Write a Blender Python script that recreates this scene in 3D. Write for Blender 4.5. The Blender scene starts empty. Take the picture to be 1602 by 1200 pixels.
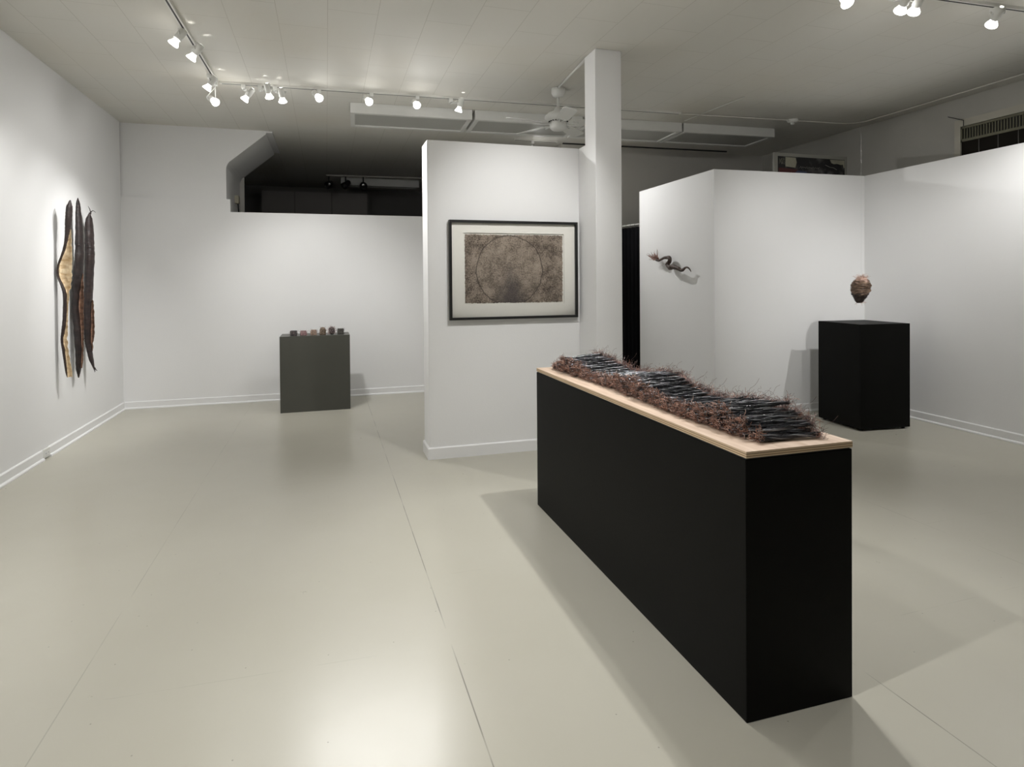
import bpy, bmesh, math, random
from mathutils import Vector, Matrix, noise
C = bpy.context.scene.collection
scene = bpy.context.scene
PI = math.pi

# ------------------------------------------------------------------ camera
cam_data = bpy.data.cameras.new('camera')
cam = bpy.data.objects.new('camera', cam_data)
C.objects.link(cam)
scene.camera = cam
YAW, PITCH, ROLL = 0.2933, -0.0118, -0.008
def cam_axes():
    cy_, sy_ = math.cos(YAW), math.sin(YAW); cp, sp = math.cos(PITCH), math.sin(PITCH); cr, sr = math.cos(ROLL), math.sin(ROLL)
    r = Vector((cy_, -sy_, 0)); f = Vector((sy_, cy_, 0)); u = Vector((0, 0, 1))
    f2 = f*cp + u*sp; u2 = u*cp - f*sp
    return r*cr + u2*sr, f2, u2*cr - r*sr
R_, F_, U_ = cam_axes()
m = Matrix.Identity(4)
for i in range(3):
    m[i][0] = R_[i]; m[i][1] = U_[i]; m[i][2] = -F_[i]
m[2][3] = 1.4
cam.matrix_world = m
cam_data.sensor_width = 36; cam_data.sensor_fit = 'HORIZONTAL'
cam_data.lens = 961.03/1602*36
cam_data.shift_y = -(600-452.69)/1602
cam_data.clip_start = 0.05

# ------------------------------------------------------------------ world, exposure
w = bpy.data.worlds.new('world'); scene.world = w; w.use_nodes = True
w.node_tree.nodes['Background'].inputs[0].default_value = (0.9, 0.95, 1, 1)
w.node_tree.nodes['Background'].inputs[1].default_value = 0.02
vs = scene.view_settings
vs.view_transform = 'Standard'; vs.look = 'None'; vs.gamma = 1; vs.use_curve_mapping = False
vs.exposure = 0.08
LIGHT = (1.0, 0.99, 0.972)

ZC = 3.2284        # ceiling height

# ------------------------------------------------------------------ materials
def new_mat(name):
    mt = bpy.data.materials.new(name); mt.use_nodes = True
    nt = mt.node_tree
    return mt, nt, nt.nodes['Principled BSDF']
def mat(name, col, rough=0.6, metal=0, bump=0, bscale=40, var=0, vscale=3, spec=0.5):
    mt, nt, b = new_mat(name)
    b.inputs['Roughness'].default_value = rough
    b.inputs['Metallic'].default_value = metal
    b.inputs['Specular IOR Level'].default_value = spec
    b.inputs['Base Color'].default_value = (*col, 1)
    tc = nt.nodes.new('ShaderNodeTexCoord')
    n = nt.nodes.new('ShaderNodeTexNoise'); n.inputs['Scale'].default_value = vscale; n.inputs['Detail'].default_value = 4
    nt.links.new(tc.outputs['Object'], n.inputs['Vector'])
    r = nt.nodes.new('ShaderNodeMapRange'); r.inputs[3].default_value = 1-var; r.inputs[4].default_value = 1+var
    r.inputs[1].default_value = .3; r.inputs[2].default_value = .7
    nt.links.new(n.outputs[0], r.inputs[0])
    mx = nt.nodes.new('ShaderNodeVectorMath'); mx.operation = 'SCALE'; mx.inputs[0].default_value = col
    nt.links.new(r.outputs[0], mx.inputs['Scale']); nt.links.new(mx.outputs[0], b.inputs['Base Color'])
    if bump:
        n2 = nt.nodes.new('ShaderNodeTexNoise'); n2.inputs['Scale'].default_value = bscale; n2.inputs['Detail'].default_value = 3
        nt.links.new(tc.outputs['Object'], n2.inputs['Vector'])
        bp = nt.nodes.new('ShaderNodeBump'); bp.inputs['Strength'].default_value = bump; bp.inputs['Distance'].default_value = 0.01
        nt.links.new(n2.outputs[0], bp.inputs['Height']); nt.links.new(bp.outputs[0], b.inputs['Normal'])
    return mt
def emis(name, col, s):
    mt, nt, b = new_mat(name)
    b.inputs['Base Color'].default_value = (.9, .9, .9, 1)
    b.inputs['Emission Color'].default_value = (*col, 1); b.inputs['Emission Strength'].default_value = s
    return mt

M = {}
M['wall'] = mat('wall_paint', (.80, .80, .80), .75, bump=.05, bscale=90, var=.01, vscale=1.5, spec=.3)
M['wall_old'] = mat('old_wall_paint', (.62, .60, .56), .8, bump=.08, bscale=30, var=.03, vscale=2, spec=.2)
M['wall_shade'] = mat('room_shade_grey', (.22, .21, .20), .8, var=.04, vscale=2, spec=.2)  # grey stands in for the unlit gloom of the rear room
M['base'] = mat('baseboard_paint', (.80, .80, .80), .45, var=.01)
M['black_ped'] = mat('black_pedestal_paint', (.0035, .0035, .003), .5, bump=.02, bscale=60, var=.1, vscale=4, spec=.08)
M['grey_ped'] = mat('olive_grey_pedestal_paint', (.062, .062, .052), .4, bump=.02, bscale=60, var=.05, vscale=3)
M['white_metal'] = mat('white_enamel', (.72, .72, .69), .4, var=.02, vscale=8)
M['track'] = mat('track_enamel', (.70, .69, .65), .45, var=.02)
M['slot'] = mat('dark_slot', (.03, .03, .03), .6)
M['black_metal'] = mat('black_enamel', (.015, .015, .015), .35)
M['chrome'] = mat('chrome', (.7, .7, .7), .2, metal=1)
M['frame_black'] = mat('black_wood_frame', (.008, .008, .008), .35)
M['mat_board'] = mat('cream_mat_board', (.88, .865, .80), .9, var=.01, vscale=30)
M['curtain'] = mat('black_cloth', (.006, .006, .007), .9, bump=.2, bscale=200, spec=.1)
M['diff'] = mat('unlit_diffuser', (.45, .45, .42), .5, var=.02)
M['steel'] = mat('steel_pin', (.35, .35, .35), .3, metal=1)
M['stem'] = mat('black_twisted_wire', (.022, .023, .030), .22, metal=.3, var=.6, vscale=60, spec=.9)
M['wire_dark'] = mat('dark_brown_wire', (.045, .028, .025), .4)
M['wire_pale'] = mat('pale_copper_wire', (.50, .32, .25), .45)
M['stem_glint'] = mat('highlight_grey_wire', (.26, .26, .28), .28, metal=.4, var=.3, vscale=50, spec=.8)  # paler strands imitate highlights on the black wire
M['copper'] = mat('brown_copper_wire', (.34, .17, .115), .4, metal=.2, var=.4, vscale=40)
M['copper2'] = mat('dull_mauve_wire', (.24, .16, .15), .45, metal=.1, var=.4, vscale=40)
M['beige'] = mat('beige_plastic', (.45, .42, .32), .5)
M['brass'] = mat('olive_metal_grille', (.14, .135, .085), .5, metal=.2, var=.1)
M['brown_glass'] = mat('dark_brown_pane', (.012, .010, .007), .6, spec=.1)
M['brown_bar'] = mat('brown_mullion', (.06, .055, .045), .5)
M['p_casing'] = mat('aged_window_casing', (.47, .45, .38), .6)
M['lamp_on'] = emis('lamp_glow', (1, .98, .94), 60)
M['lamp_rim'] = emis('lamp_rim_glow', (1, .98, .94), 5)
M['dark_door'] = mat('dark_cabinet_door', (.30, .28, .27), .6, var=.03)

def floor_mat():
    mt, nt, b = new_mat('painted_floor')
    N, L = nt.nodes, nt.links
    tc = N.new('ShaderNodeTexCoord')
    def mn(op, a, b2=None):
        q = N.new('ShaderNodeMath'); q.operation = op
        for i, x in enumerate((a, b2)):
            if x is None: continue
            if isinstance(x, (int, float)): q.inputs[i].default_value = x
            else: L.new(x, q.inputs[i])
        return q.outputs[0]
    def noise_(s, d=4, rough=.5):
        n = N.new('ShaderNodeTexNoise'); n.inputs['Scale'].default_value = s; n.inputs['Detail'].default_value = d; n.inputs['Roughness'].default_value = rough
        L.new(tc.outputs['Object'], n.inputs['Vector']); return n.outputs[0]
    sep = N.new('ShaderNodeSeparateXYZ'); L.new(tc.outputs['Object'], sep.inputs[0])
    ramp = N.new('ShaderNodeValToRGB'); L.new(noise_(1.1, 6, .6), ramp.inputs[0])
    ramp.color_ramp.elements[0].position = .32; ramp.color_ramp.elements[0].color = (.435, .418, .352, 1)
    ramp.color_ramp.elements[1].position = .70; ramp.color_ramp.elements[1].color = (.460, .444, .380, 1)
    # long seams between floor sheets
    seam = None
    for xs, st in ((-.855, .22), (.447, .6), (1.822, .6), (3.25, .28), (4.6, .2)):
        d = mn('ABSOLUTE', mn('SUBTRACT', sep.outputs[0], xs))
        v = mn('MULTIPLY', mn('LESS_THAN', d, .0022), st)
        seam = v if seam is None else mn('MAXIMUM', seam, v)
    brk = N.new('ShaderNodeMapRange'); L.new(noise_(2.7, 3), brk.inputs[0]); brk.inputs[1].default_value = .35; brk.inputs[2].default_value = .55
    seam = mn('MULTIPLY', seam, brk.outputs[0])
    # short cross seams
    for x0, x1, y0, k in ((-.9, .45, 4.55, .02), (-.9, .45, 2.35, -.03), (.45, 1.8, 2.9, .0), (1.8, 3.25, 1.9, .03), (-2.2, -.9, 5.35, .02), (3.25, 4.6, 2.6, .02)):
        line = mn('LESS_THAN', mn('ABSOLUTE', mn('SUBTRACT', mn('SUBTRACT', sep.outputs[1], y0), mn('MULTIPLY', sep.outputs[0], k))), .0022)
        inx = mn('MULTIPLY', mn('GREATER_THAN', sep.outputs[0], x0), mn('LESS_THAN', sep.outputs[0], x1))
        v = mn('MULTIPLY', mn('MULTIPLY', line, inx), .10)
        brk2 = N.new('ShaderNodeMapRange'); L.new(noise_(4.1, 2), brk2.inputs[0]); brk2.inputs[1].default_value = .48; brk2.inputs[2].default_value = .58
        seam = mn('MAXIMUM', seam, mn('MULTIPLY', v, brk2.outputs[0]))
    # specks
    vo = N.new('ShaderNodeTexVoronoi'); vo.voronoi_dimensions = '2D'; vo.inputs['Scale'].default_value = 4.2; L.new(tc.outputs['Object'], vo.inputs['Vector'])
    sp = mn('MULTIPLY', mn('LESS_THAN', vo.outputs['Distance'], .011), .45)
    spm = N.new('ShaderNodeSeparateColor'); L.new(vo.outputs['Color'], spm.inputs[0])
    sp = mn('MULTIPLY', sp, mn('GREATER_THAN', spm.outputs[0], .6))
    seam = mn('MAXIMUM', seam, sp)
    mix = N.new('ShaderNodeMix'); mix.data_type = 'RGBA'; L.new(seam, mix.inputs[0]); L.new(ramp.outputs[0], mix.inputs[6]); mix.inputs[7].default_value = (.05, .045, .035, 1)
    L.new(mix.outputs[2], b.inputs['Base Color'])
    rr = N.new('ShaderNodeMapRange'); L.new(noise_(6, 6, .7), rr.inputs[0]); rr.inputs[3].default_value = .25; rr.inputs[4].default_value = .33
    L.new(rr.outputs[0], b.inputs['Roughness'])
    b.inputs['Specular IOR Level'].default_value = .36
    bp = N.new('ShaderNodeBump'); bp.inputs['Strength'].default_value = .05; bp.inputs['Distance'].default_value = .002
    L.new(noise_(14, 6, .7), bp.inputs['Height']); L.new(bp.outputs[0], b.inputs['Normal'])
    return mt
M['floor'] = floor_mat()

def ceiling_mat():
    mt, nt, b = new_mat('painted_ceiling_tiles')
    N, L = nt.nodes, nt.links
    tc = N.new('ShaderNodeTexCoord')
    mp = N.new('ShaderNodeMapping'); mp.inputs['Rotation'].default_value = (0, 0, PI/2)
    mp.inputs['Location'].default_value = (0.2, .026, 0)
    sepx = N.new('ShaderNodeSeparateXYZ'); L.new(tc.outputs['Object'], sepx.inputs[0])
    cmb = N.new('ShaderNodeCombineXYZ'); L.new(sepx.outputs[1], cmb.inputs[0])
    sub = N.new('ShaderNodeMath'); sub.operation = 'SUBTRACT'; L.new(sepx.outputs[0], sub.inputs[0]); sub.inputs[1].default_value = .028
    L.new(sub.outputs[0], cmb.inputs[1])
    br = N.new('ShaderNodeTexBrick'); L.new(cmb.outputs[0], br.inputs['Vector'])
    br.inputs['Scale'].default_value = 1; br.inputs['Mortar Size'].default_value = .0022; br.inputs['Mortar Smooth'].default_value = .3
    br.inputs['Brick Width'].default_value = .66; br.inputs['Row Height'].default_value = .3285
    br.inputs['Color1'].default_value = (.68, .668, .62, 1); br.inputs['Color2'].default_value = (.69, .675, .625, 1); br.inputs['Mortar'].default_value = (.52, .505, .45, 1)
    n = N.new('ShaderNodeTexNoise'); n.inputs['Scale'].default_value = .9; n.inputs['Detail'].default_value = 5; L.new(tc.outputs['Object'], n.inputs['Vector'])
    r = N.new('ShaderNodeMapRange'); r.inputs[1].default_value = .48; r.inputs[2].default_value = .75; L.new(n.outputs[0], r.inputs[0]); r.inputs[4].default_value = .5
    mix = N.new('ShaderNodeMix'); mix.data_type = 'RGBA'; L.new(r.outputs[0], mix.inputs[0]); L.new(br.outputs[0], mix.inputs[6]); mix.inputs[7].default_value = (.65, .61, .52, 1)
    L.new(mix.outputs[2], b.inputs['Base Color']); b.inputs['Roughness'].default_value = .7
    n2 = N.new('ShaderNodeTexNoise'); n2.inputs['Scale'].default_value = 5; L.new(tc.outputs['Object'], n2.inputs['Vector'])
    bp = N.new('ShaderNodeBump'); bp.inputs['Strength'].default_value = .25; bp.inputs['Distance'].default_value = .01
    L.new(n2.outputs[0], bp.inputs['Height']); L.new(bp.outputs[0], b.inputs['Normal'])
    return mt
M['ceiling'] = ceiling_mat()

def ply_mat(edge=False):
    mt, nt, b = new_mat('plywood_edge' if edge else 'plywood_face')
    N, L = nt.nodes, nt.links
    tc = N.new('ShaderNodeTexCoord'); mp = N.new('ShaderNodeMapping'); L.new(tc.outputs['Object'], mp.inputs[0])
    if edge:
        sep = N.new('ShaderNodeSeparateXYZ'); L.new(tc.outputs['Object'], sep.inputs[0])
        mu = N.new('ShaderNodeMath'); mu.operation = 'MULTIPLY'; L.new(sep.outputs[2], mu.inputs[0]); mu.inputs[1].default_value = 1/.0206
        ra = N.new('ShaderNodeValToRGB'); L.new(mu.outputs[0], ra.inputs[0]); cr = ra.color_ramp; cr.interpolation = 'CONSTANT'
        cols = [(0, (.55, .42, .27)), (.2, (.25, .16, .09)), (.36, (.60, .45, .28)), (.55, (.24, .16, .10)), (.70, (.55, .41, .27)), (.9, (.60, .46, .34))]
        cr.elements[0].position = 0; cr.elements[0].color = (*cols[0][1], 1); cr.elements[1].position = .2; cr.elements[1].color = (*cols[1][1], 1)
        for p, c in cols[2:]:
            e = cr.elements.new(p); e.color = (*c, 1)
        L.new(ra.outputs[0], b.inputs['Base Color'])
    else:
        mp.inputs['Scale'].default_value = (9, .9, 1)
        n = N.new('ShaderNodeTexNoise'); n.inputs['Scale'].default_value = 5; n.inputs['Detail'].default_value = 6; L.new(mp.outputs[0], n.inputs['Vector'])
        ra = N.new('ShaderNodeValToRGB'); L.new(n.outputs[0], ra.inputs[0])
        ra.color_ramp.elements[0].position = .3; ra.color_ramp.elements[0].color = (.50, .36, .26, 1)
        ra.color_ramp.elements[1].position = .7; ra.color_ramp.elements[1].color = (.66, .52, .41, 1)
        L.new(ra.outputs[0], b.inputs['Base Color'])
    b.inputs['Roughness'].default_value = .55
    return mt
M['ply'] = ply_mat(); M['ply_edge'] = ply_mat(True)

def bark_mat(name, c1, c2, sc=(40, 12, 12), bump=.6):
    mt, nt, b = new_mat(name); N, L = nt.nodes, nt.links
    tc = N.new('ShaderNodeTexCoord'); mp = N.new('ShaderNodeMapping'); mp.inputs['Scale'].default_value = sc; L.new(tc.outputs['Object'], mp.inputs[0])
    n = N.new('ShaderNodeTexNoise'); n.inputs['Scale'].default_value = 1; n.inputs['Detail'].default_value = 6; n.inputs['Roughness'].default_value = .65; L.new(mp.outputs[0], n.inputs['Vector'])
    ra = N.new('ShaderNodeValToRGB'); L.new(n.outputs[0], ra.inputs[0])
    ra.color_ramp.elements[0].position = .35; ra.color_ramp.elements[0].color = (*c1, 1)
    ra.color_ramp.elements[1].position = .65; ra.color_ramp.elements[1].color = (*c2, 1)
    L.new(ra.outputs[0], b.inputs['Base Color']); b.inputs['Roughness'].default_value = .5
    bp = N.new('ShaderNodeBump'); bp.inputs['Strength'].default_value = bump; bp.inputs['Distance'].default_value = .01
    L.new(n.outputs[0], bp.inputs['Height']); L.new(bp.outputs[0], b.inputs['Normal'])
    return mt
M['husk'] = bark_mat('dark_wrinkled_hide', (.006, .004, .004), (.024, .013, .011), (12, 12, 45))
M['husk2'] = bark_mat('purple_brown_hide', (.010, .006, .006), (.034, .020, .018), (12, 12, 45))
M['gold'] = bark_mat('golden_papery_lining', (.58, .40, .21), (.90, .76, .54), (14, 14, 30))
M['rust'] = bark_mat('rust_brown_lining', (.12, .06, .04), (.36, .21, .14), (14, 14, 30))
M['snake'] = bark_mat('black_brown_wrapped_root', (.012, .009, .007), (.10, .06, .045), (60, 60, 60))
M['root_tip'] = bark_mat('reddish_root_fibre', (.12, .05, .035), (.30, .15, .11), (60, 60, 60))
M['nest_dark'] = bark_mat('dark_brown_twined_fibre', (.012, .008, .006), (.06, .035, .025), (30, 30, 90))
M['nest_mid'] = bark_mat('brown_twined_fibre', (.05, .03, .02), (.28, .18, .12), (25, 25, 90))
M['nest_pink'] = bark_mat('pale_pinkish_fibre', (.35, .20, .14), (.62, .45, .38), (25, 25, 60))

def print_mat():
    mt, nt, b = new_mat('brown_etching_paper'); N, L = nt.nodes, nt.links
    tc = N.new('ShaderNodeTexCoord')
    def no(s, d=8, r=.7, sc=(1, 1, 1), rot=0):
        mp = N.new('ShaderNodeMapping'); mp.inputs['Scale'].default_value = sc; mp.inputs['Rotation'].default_value = (0, rot, 0)
        L.new(tc.outputs['Object'], mp.inputs[0])
        n = N.new('ShaderNodeTexNoise'); n.inputs['Scale'].default_value = s; n.inputs['Detail'].default_value = d; n.inputs['Roughness'].default_value = r
        L.new(mp.outputs[0], n.inputs['Vector']); return n.outputs[0]
    def mn(op, a, b2=None, c=None):
        q = N.new('ShaderNodeMath'); q.operation = op
        for i, x in enumerate((a, b2, c)):
            if x is None: continue
            if isinstance(x, (int, float)): q.inputs[i].default_value = x
            else: L.new(x, q.inputs[i])
        return q.outputs[0]
    def mr(v, a, b2, c=0., d=1.):
        q = N.new('ShaderNodeMapRange'); L.new(v, q.inputs[0]); q.inputs[1].default_value = a; q.inputs[2].default_value = b2; q.inputs[3].default_value = c; q.inputs[4].default_value = d
        return q.outputs[0]
    ra = N.new('ShaderNodeValToRGB')
    t = mn('ADD', mn('MULTIPLY', no(8, 5, .65), .36), mn('MULTIPLY', no(95, 5, .9), .64))
    L.new(t, ra.inputs[0])
    ra.color_ramp.elements[0].position = .435; ra.color_ramp.elements[0].color = (.06, .042, .03, 1)
    ra.color_ramp.elements[1].position = .56; ra.color_ramp.elements[1].color = (.40, .33, .265, 1)
    sep = N.new('ShaderNodeSeparateXYZ'); L.new(tc.outputs['Object'], sep.inputs[0])
    x = sep.outputs[0]; z = sep.outputs[2]
    wob = mn('MULTIPLY', mn('SUBTRACT', no(9, 3), .5), .035)
    d = mn('ADD', mn('SQRT', mn('ADD', mn('POWER', mn('SUBTRACT', x, -.042), 2), mn('POWER', mn('SUBTRACT', z, -.003), 2))), wob)
    ring = mr(mn('ABSOLUTE', mn('SUBTRACT', d, .283)), .002, .006, .8, 0)
    # dark fan shape, wider below
    ax = mn('ABSOLUTE', mn('SUBTRACT', x, -.035))
    wdt = mr(z, .08, -.24, .0, .15)
    pl = mn('MULTIPLY', mr(mn('SUBTRACT', mn('ADD', ax, mn('MULTIPLY', mn('SUBTRACT', no(22, 6, .8), .5), .12)), wdt), -.10, .03, .80, 0), mr(z, .09, -.02, 0, 1))
    pl = mn('MULTIPLY', pl, mr(d, .26, .30, 1, 0))
    inner = mr(d, .25, .30, .12, 0)
    mixl = N.new('ShaderNodeMix'); mixl.data_type = 'RGBA'; L.new(inner, mixl.inputs[0]); L.new(ra.outputs[0], mixl.inputs[6]); mixl.inputs[7].default_value = (.55, .47, .38, 1)
    mix1 = N.new('ShaderNodeMix'); mix1.data_type = 'RGBA'; L.new(ring, mix1.inputs[0]); L.new(mixl.outputs[2], mix1.inputs[6]); mix1.inputs[7].default_value = (.05, .038, .03, 1)
    mix2 = N.new('ShaderNodeMix'); mix2.data_type = 'RGBA'; L.new(pl, mix2.inputs[0]); L.new(mix1.outputs[2], mix2.inputs[6]); mix2.inputs[7].default_value = (.045, .038, .042, 1)
    # fine scratch strokes
    st = mr(no(30, 5, .8, (1, 1, 5), .7), .60, .70, 0, .45)
    mix3 = N.new('ShaderNodeMix'); mix3.data_type = 'RGBA'; L.new(st, mix3.inputs[0]); L.new(mix2.outputs[2], mix3.inputs[6]); mix3.inputs[7].default_value = (.52, .45, .37, 1)
    L.new(mix3.outputs[2], b.inputs['Base Color']); b.inputs['Roughness'].default_value = .9
    return mt
M['print'] = print_mat()

def glass_mat():
    mt = bpy.data.materials.new('picture_glass'); mt.use_nodes = True; nt = mt.node_tree; nt.nodes.clear()
    o = nt.nodes.new('ShaderNodeOutputMaterial'); mx = nt.nodes.new('ShaderNodeMixShader')
    t = nt.nodes.new('ShaderNodeBsdfTransparent'); g = nt.nodes.new('ShaderNodeBsdfGlossy'); g.inputs['Roughness'].default_value = .02
    f = nt.nodes.new('ShaderNodeFresnel'); f.inputs[0].default_value = 1.3
    nt.links.new(f.outputs[0], mx.inputs[0]); nt.links.new(t.outputs[0], mx.inputs[1]); nt.links.new(g.outputs[0], mx.inputs[2]); nt.links.new(mx.outputs[0], o.inputs[0])
    return mt
M['glass'] = glass_mat()

def painting_mat():
    mt, nt, b = new_mat('dark_abstract_painting'); N, L = nt.nodes, nt.links
    tc = N.new('ShaderNodeTexCoord'); n = N.new('ShaderNodeTexNoise'); n.inputs['Scale'].default_value = 9; n.inputs['Detail'].default_value = 6; L.new(tc.outputs['Object'], n.inputs['Vector'])
    ra = N.new('ShaderNodeValToRGB'); L.new(n.outputs[0], ra.inputs[0])
    ra.color_ramp.elements[0].position = .5; ra.color_ramp.elements[0].color = (.004, .004, .005, 1)
    ra.color_ramp.elements[1].position = .8; ra.color_ramp.elements[1].color = (.12, .11, .11, 1)
    L.new(ra.outputs[0], b.inputs['Base Color']); b.inputs['Roughness'].default_value = .6
    return mt
M['painting'] = painting_mat()
M['p_frame'] = mat('grey_painting_border', (.24, .235, .21), .8)
M['p_red'] = mat('dark_red_paint', (.05, .008, .008), .6); M['p_cream'] = mat('cream_paint', (.27, .26, .20), .7, var=.15, vscale=12)
M['p_blue'] = mat('slate_blue_paint', (.04, .05, .10), .6)

# ------------------------------------------------------------------ mesh builder
class MB:
    def __init__(s): s.v = []; s.f = []; s.mi = []
    def add(s, vs_, fs, mi=0):
        n = len(s.v); s.v += [tuple(v) for v in vs_]; s.f += [tuple(i+n for i in f) for f in fs]; s.mi += [mi]*len(fs); return s
    def box(s, x0, x1, y0, y1, z0, z1, mi=0):
        return s.add([(x0,y0,z0),(x1,y0,z0),(x1,y1,z0),(x0,y1,z0),(x0,y0,z1),(x1,y0,z1),(x1,y1,z1),(x0,y1,z1)],
                     [(0,3,2,1),(4,5,6,7),(0,1,5,4),(1,2,6,5),(2,3,7,6),(3,0,4,7)], mi)
    def obox(s, mtx, sx, sy, sz, mi=0):
        vs_ = [mtx @ Vector((a*sx/2, b*sy/2, c*sz/2)) for c in (-1,1) for a, b in ((-1,-1),(1,-1),(1,1),(-1,1))]
        return s.add(vs_, [(0,3,2,1),(4,5,6,7),(0,1,5,4),(1,2,6,5),(2,3,7,6),(3,0,4,7)], mi)
    def prism(s, pts, z0, z1, mi=0):      # pts (x,y) counter-clockwise
        n = len(pts)
        vs_ = [(x,y,z0) for x,y in pts]+[(x,y,z1) for x,y in pts]
        fs = [tuple(reversed(range(n))), tuple(range(n,2*n))]+[(i,(i+1)%n,(i+1)%n+n,i+n) for i in range(n)]
        return s.add(vs_, fs, mi)
    def prism_y(s, pts, y0, y1, mi=0):    # pts (x,z)
        n = len(pts)
        vs_ = [(x,y0,z) for x,z in pts]+[(x,y1,z) for x,z in pts]
        fs = [tuple(range(n)), tuple(reversed(range(n,2*n)))]+[((i+1)%n,i,i+n,(i+1)%n+n) for i in range(n)]
        return s.add(vs_, fs, mi)
    def tube(s, pts, rad, n=8, mi=0, cap=True):
        pts = [Vector(p) for p in pts]
        if not hasattr(rad, '__len__'): rad = [rad]*len(pts)
        b0 = len(s.v); ref = None
        for i, p in enumerate(pts):
            t = (pts[min(i+1,len(pts)-1)]-pts[max(i-1,0)])
            if t.length < 1e-9: t = Vector((0,0,1))
            t.normalize()
            if ref is None: ref = t.orthogonal().normalized()
            ref = (ref - t*ref.dot(t))
            if ref.length < 1e-6: ref = t.orthogonal()
            ref.normalize(); bi = t.cross(ref)
            for k in range(n):
                a = 2*PI*k/n; q = p + (ref*math.cos(a)+bi*math.sin(a))*rad[i]; s.v.append(tuple(q))
        for i in range(len(pts)-1):
            for k in range(n):
                a = b0+i*n+k; b = b0+i*n+(k+1)%n; s.f.append((a,b,b+n,a+n)); s.mi.append(mi)
        if cap:
            s.f.append(tuple(b0+k for k in reversed(range(n)))); s.mi.append(mi)
            e = b0+(len(pts)-1)*n; s.f.append(tuple(e+k for k in range(n))); s.mi.append(mi)
        return s
    def lathe(s, prof, n=24, mtx=None, mi=0, cap=True):   # prof (r,z) along local z
        b0 = len(s.v); mtx = mtx or Matrix.Identity(4)
        for r, z in prof:
            for k in range(n):
                a = 2*PI*k/n; s.v.append(tuple(mtx @ Vector((r*math.cos(a), r*math.sin(a), z))))
        for i in range(len(prof)-1):
            for k in range(n):
                a = b0+i*n+k; b = b0+i*n+(k+1)%n; s.f.append((a,b,b+n,a+n)); s.mi.append(mi)
        if cap:
            s.f.append(tuple(b0+k for k in reversed(range(n)))); s.mi.append(mi)
            e = b0+(len(prof)-1)*n; s.f.append(tuple(e+k for k in range(n))); s.mi.append(mi)
        return s
    def build(s, name, mats, parent=None, loc=(0,0,0), rotz=0, smooth=False, bevel=0, seg=2, kind=None):
        me = bpy.data.meshes.new(name); me.from_pydata(s.v, [], s.f)
        if not isinstance(mats, (list, tuple)): mats = [mats]
        for q in mats: me.materials.append(q)
        for p, i in zip(me.polygons, s.mi):
            p.material_index = i; p.use_smooth = smooth
        me.update()
        bm = bmesh.new(); bm.from_mesh(me); bmesh.ops.recalc_face_normals(bm, faces=bm.faces)
        if bevel:
            bmesh.ops.bevel(bm, geom=[e for e in bm.edges if len(e.link_faces) == 2 and e.calc_face_angle(0) > .5], offset=bevel, segments=seg, affect='EDGES', clamp_overlap=True)
        bm.to_mesh(me); bm.free()
        o = bpy.data.objects.new(name, me); C.objects.link(o)
        o.location = loc; o.rotation_euler = (0, 0, rotz)
        if parent: o.parent = parent
        if kind: o['kind'] = kind
        return o
def thing(name, label, cat, loc=(0,0,0), rotz=0, group=None):
    o = bpy.data.objects.new(name, None); C.objects.link(o); o.empty_display_size = .05
    o.location = loc; o.rotation_euler = (0,0,rotz); tag(o, label, cat, group); return o
def tag(o, label, cat, group=None):
    o['label'] = label; o['category'] = cat
    if group: o['group'] = group
    return o
S = 'structure'
def struct(mb, name, m_, **k): return mb.build(name, m_, kind=S, **k)
def look(p, t):      # matrix at p whose local -Z looks to t
    d = (Vector(t)-Vector(p)).normalized()
    return Matrix.Translation(p) @ d.to_track_quat('-Z', 'Y').to_matrix().to_4x4()

# ------------------------------------------------------------------ room shell
XL, YB, XR, YF = -2.199, 7.89, 6.17, -2.6
struct(MB().box(XL-.3, 6.6, YF-.2, 12.6, -.12, 0), 'floor', M['floor'])
struct(MB().box(XL-.3, 6.6, YF-.2, 12.6, ZC, ZC+.12), 'ceiling', M['ceiling'])
struct(MB().box(XL-.15, XL, YF, 7.87, 0, ZC), 'wall_left', M['wall'])
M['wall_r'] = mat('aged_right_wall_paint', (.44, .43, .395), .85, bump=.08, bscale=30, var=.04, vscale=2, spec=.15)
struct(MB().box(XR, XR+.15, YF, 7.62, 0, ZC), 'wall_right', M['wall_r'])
struct(MB().box(XL-.15, XR+.15, YF-.15, YF, 0, ZC), 'wall_front', M['wall'])
# back wall: lower partition, upper piece with chamfered opening
struct(MB().prism_y([(XL-.15,0),(3.0,0),(3.0,2.25),(-1.07,2.25),(-1.07,2.398),(XL-.15,2.398)], 7.87, 7.99), 'wall_back', M['wall'])
arc = [(-1.114, 2.74), (-1.112, 2.775), (-1.10, 2.81), (-1.08, 2.84)]
struct(MB().prism_y([(XL-.15,2.399),(-1.114,2.399)]+arc+[(-.672,3.19),(-.672,ZC),(XL-.15,ZC)], 7.892, 9.1), 'wall_upper', M['wall'])
struct(MB().box(XL-.15, -1.114, 7.995, 9.1, 0, 2.398), 'wall_reveal', M['wall'])
struct(MB().box(-.672, -.60, 7.9, 9.1, ZC-.018, ZC), 'trim_1', M['base'])
struct(MB().box(-1.125, -1.06, 9.1, 9.14, 0, 2.86), 'trim_2', M['wall_old'])
# dark rear room
struct(MB().box(XL-.15, XL, 9.1, 12.4, 0, ZC), 'wall_rear_left', M['wall_shade'])
struct(MB().box(XL-.15, 6.3, 12.3, 12.45, 0, ZC), 'wall_rear', M['wall_shade'])
struct(MB().box(3.05, 3.17, 7.75, 12.3, 0, ZC), 'wall_rear_right', M['wall_shade'])
# right back wall
struct(MB().box(3.0, XR+.15, 7.62, 7.75, 0, ZC), 'wall_back_right', M['wall_old'])
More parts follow.
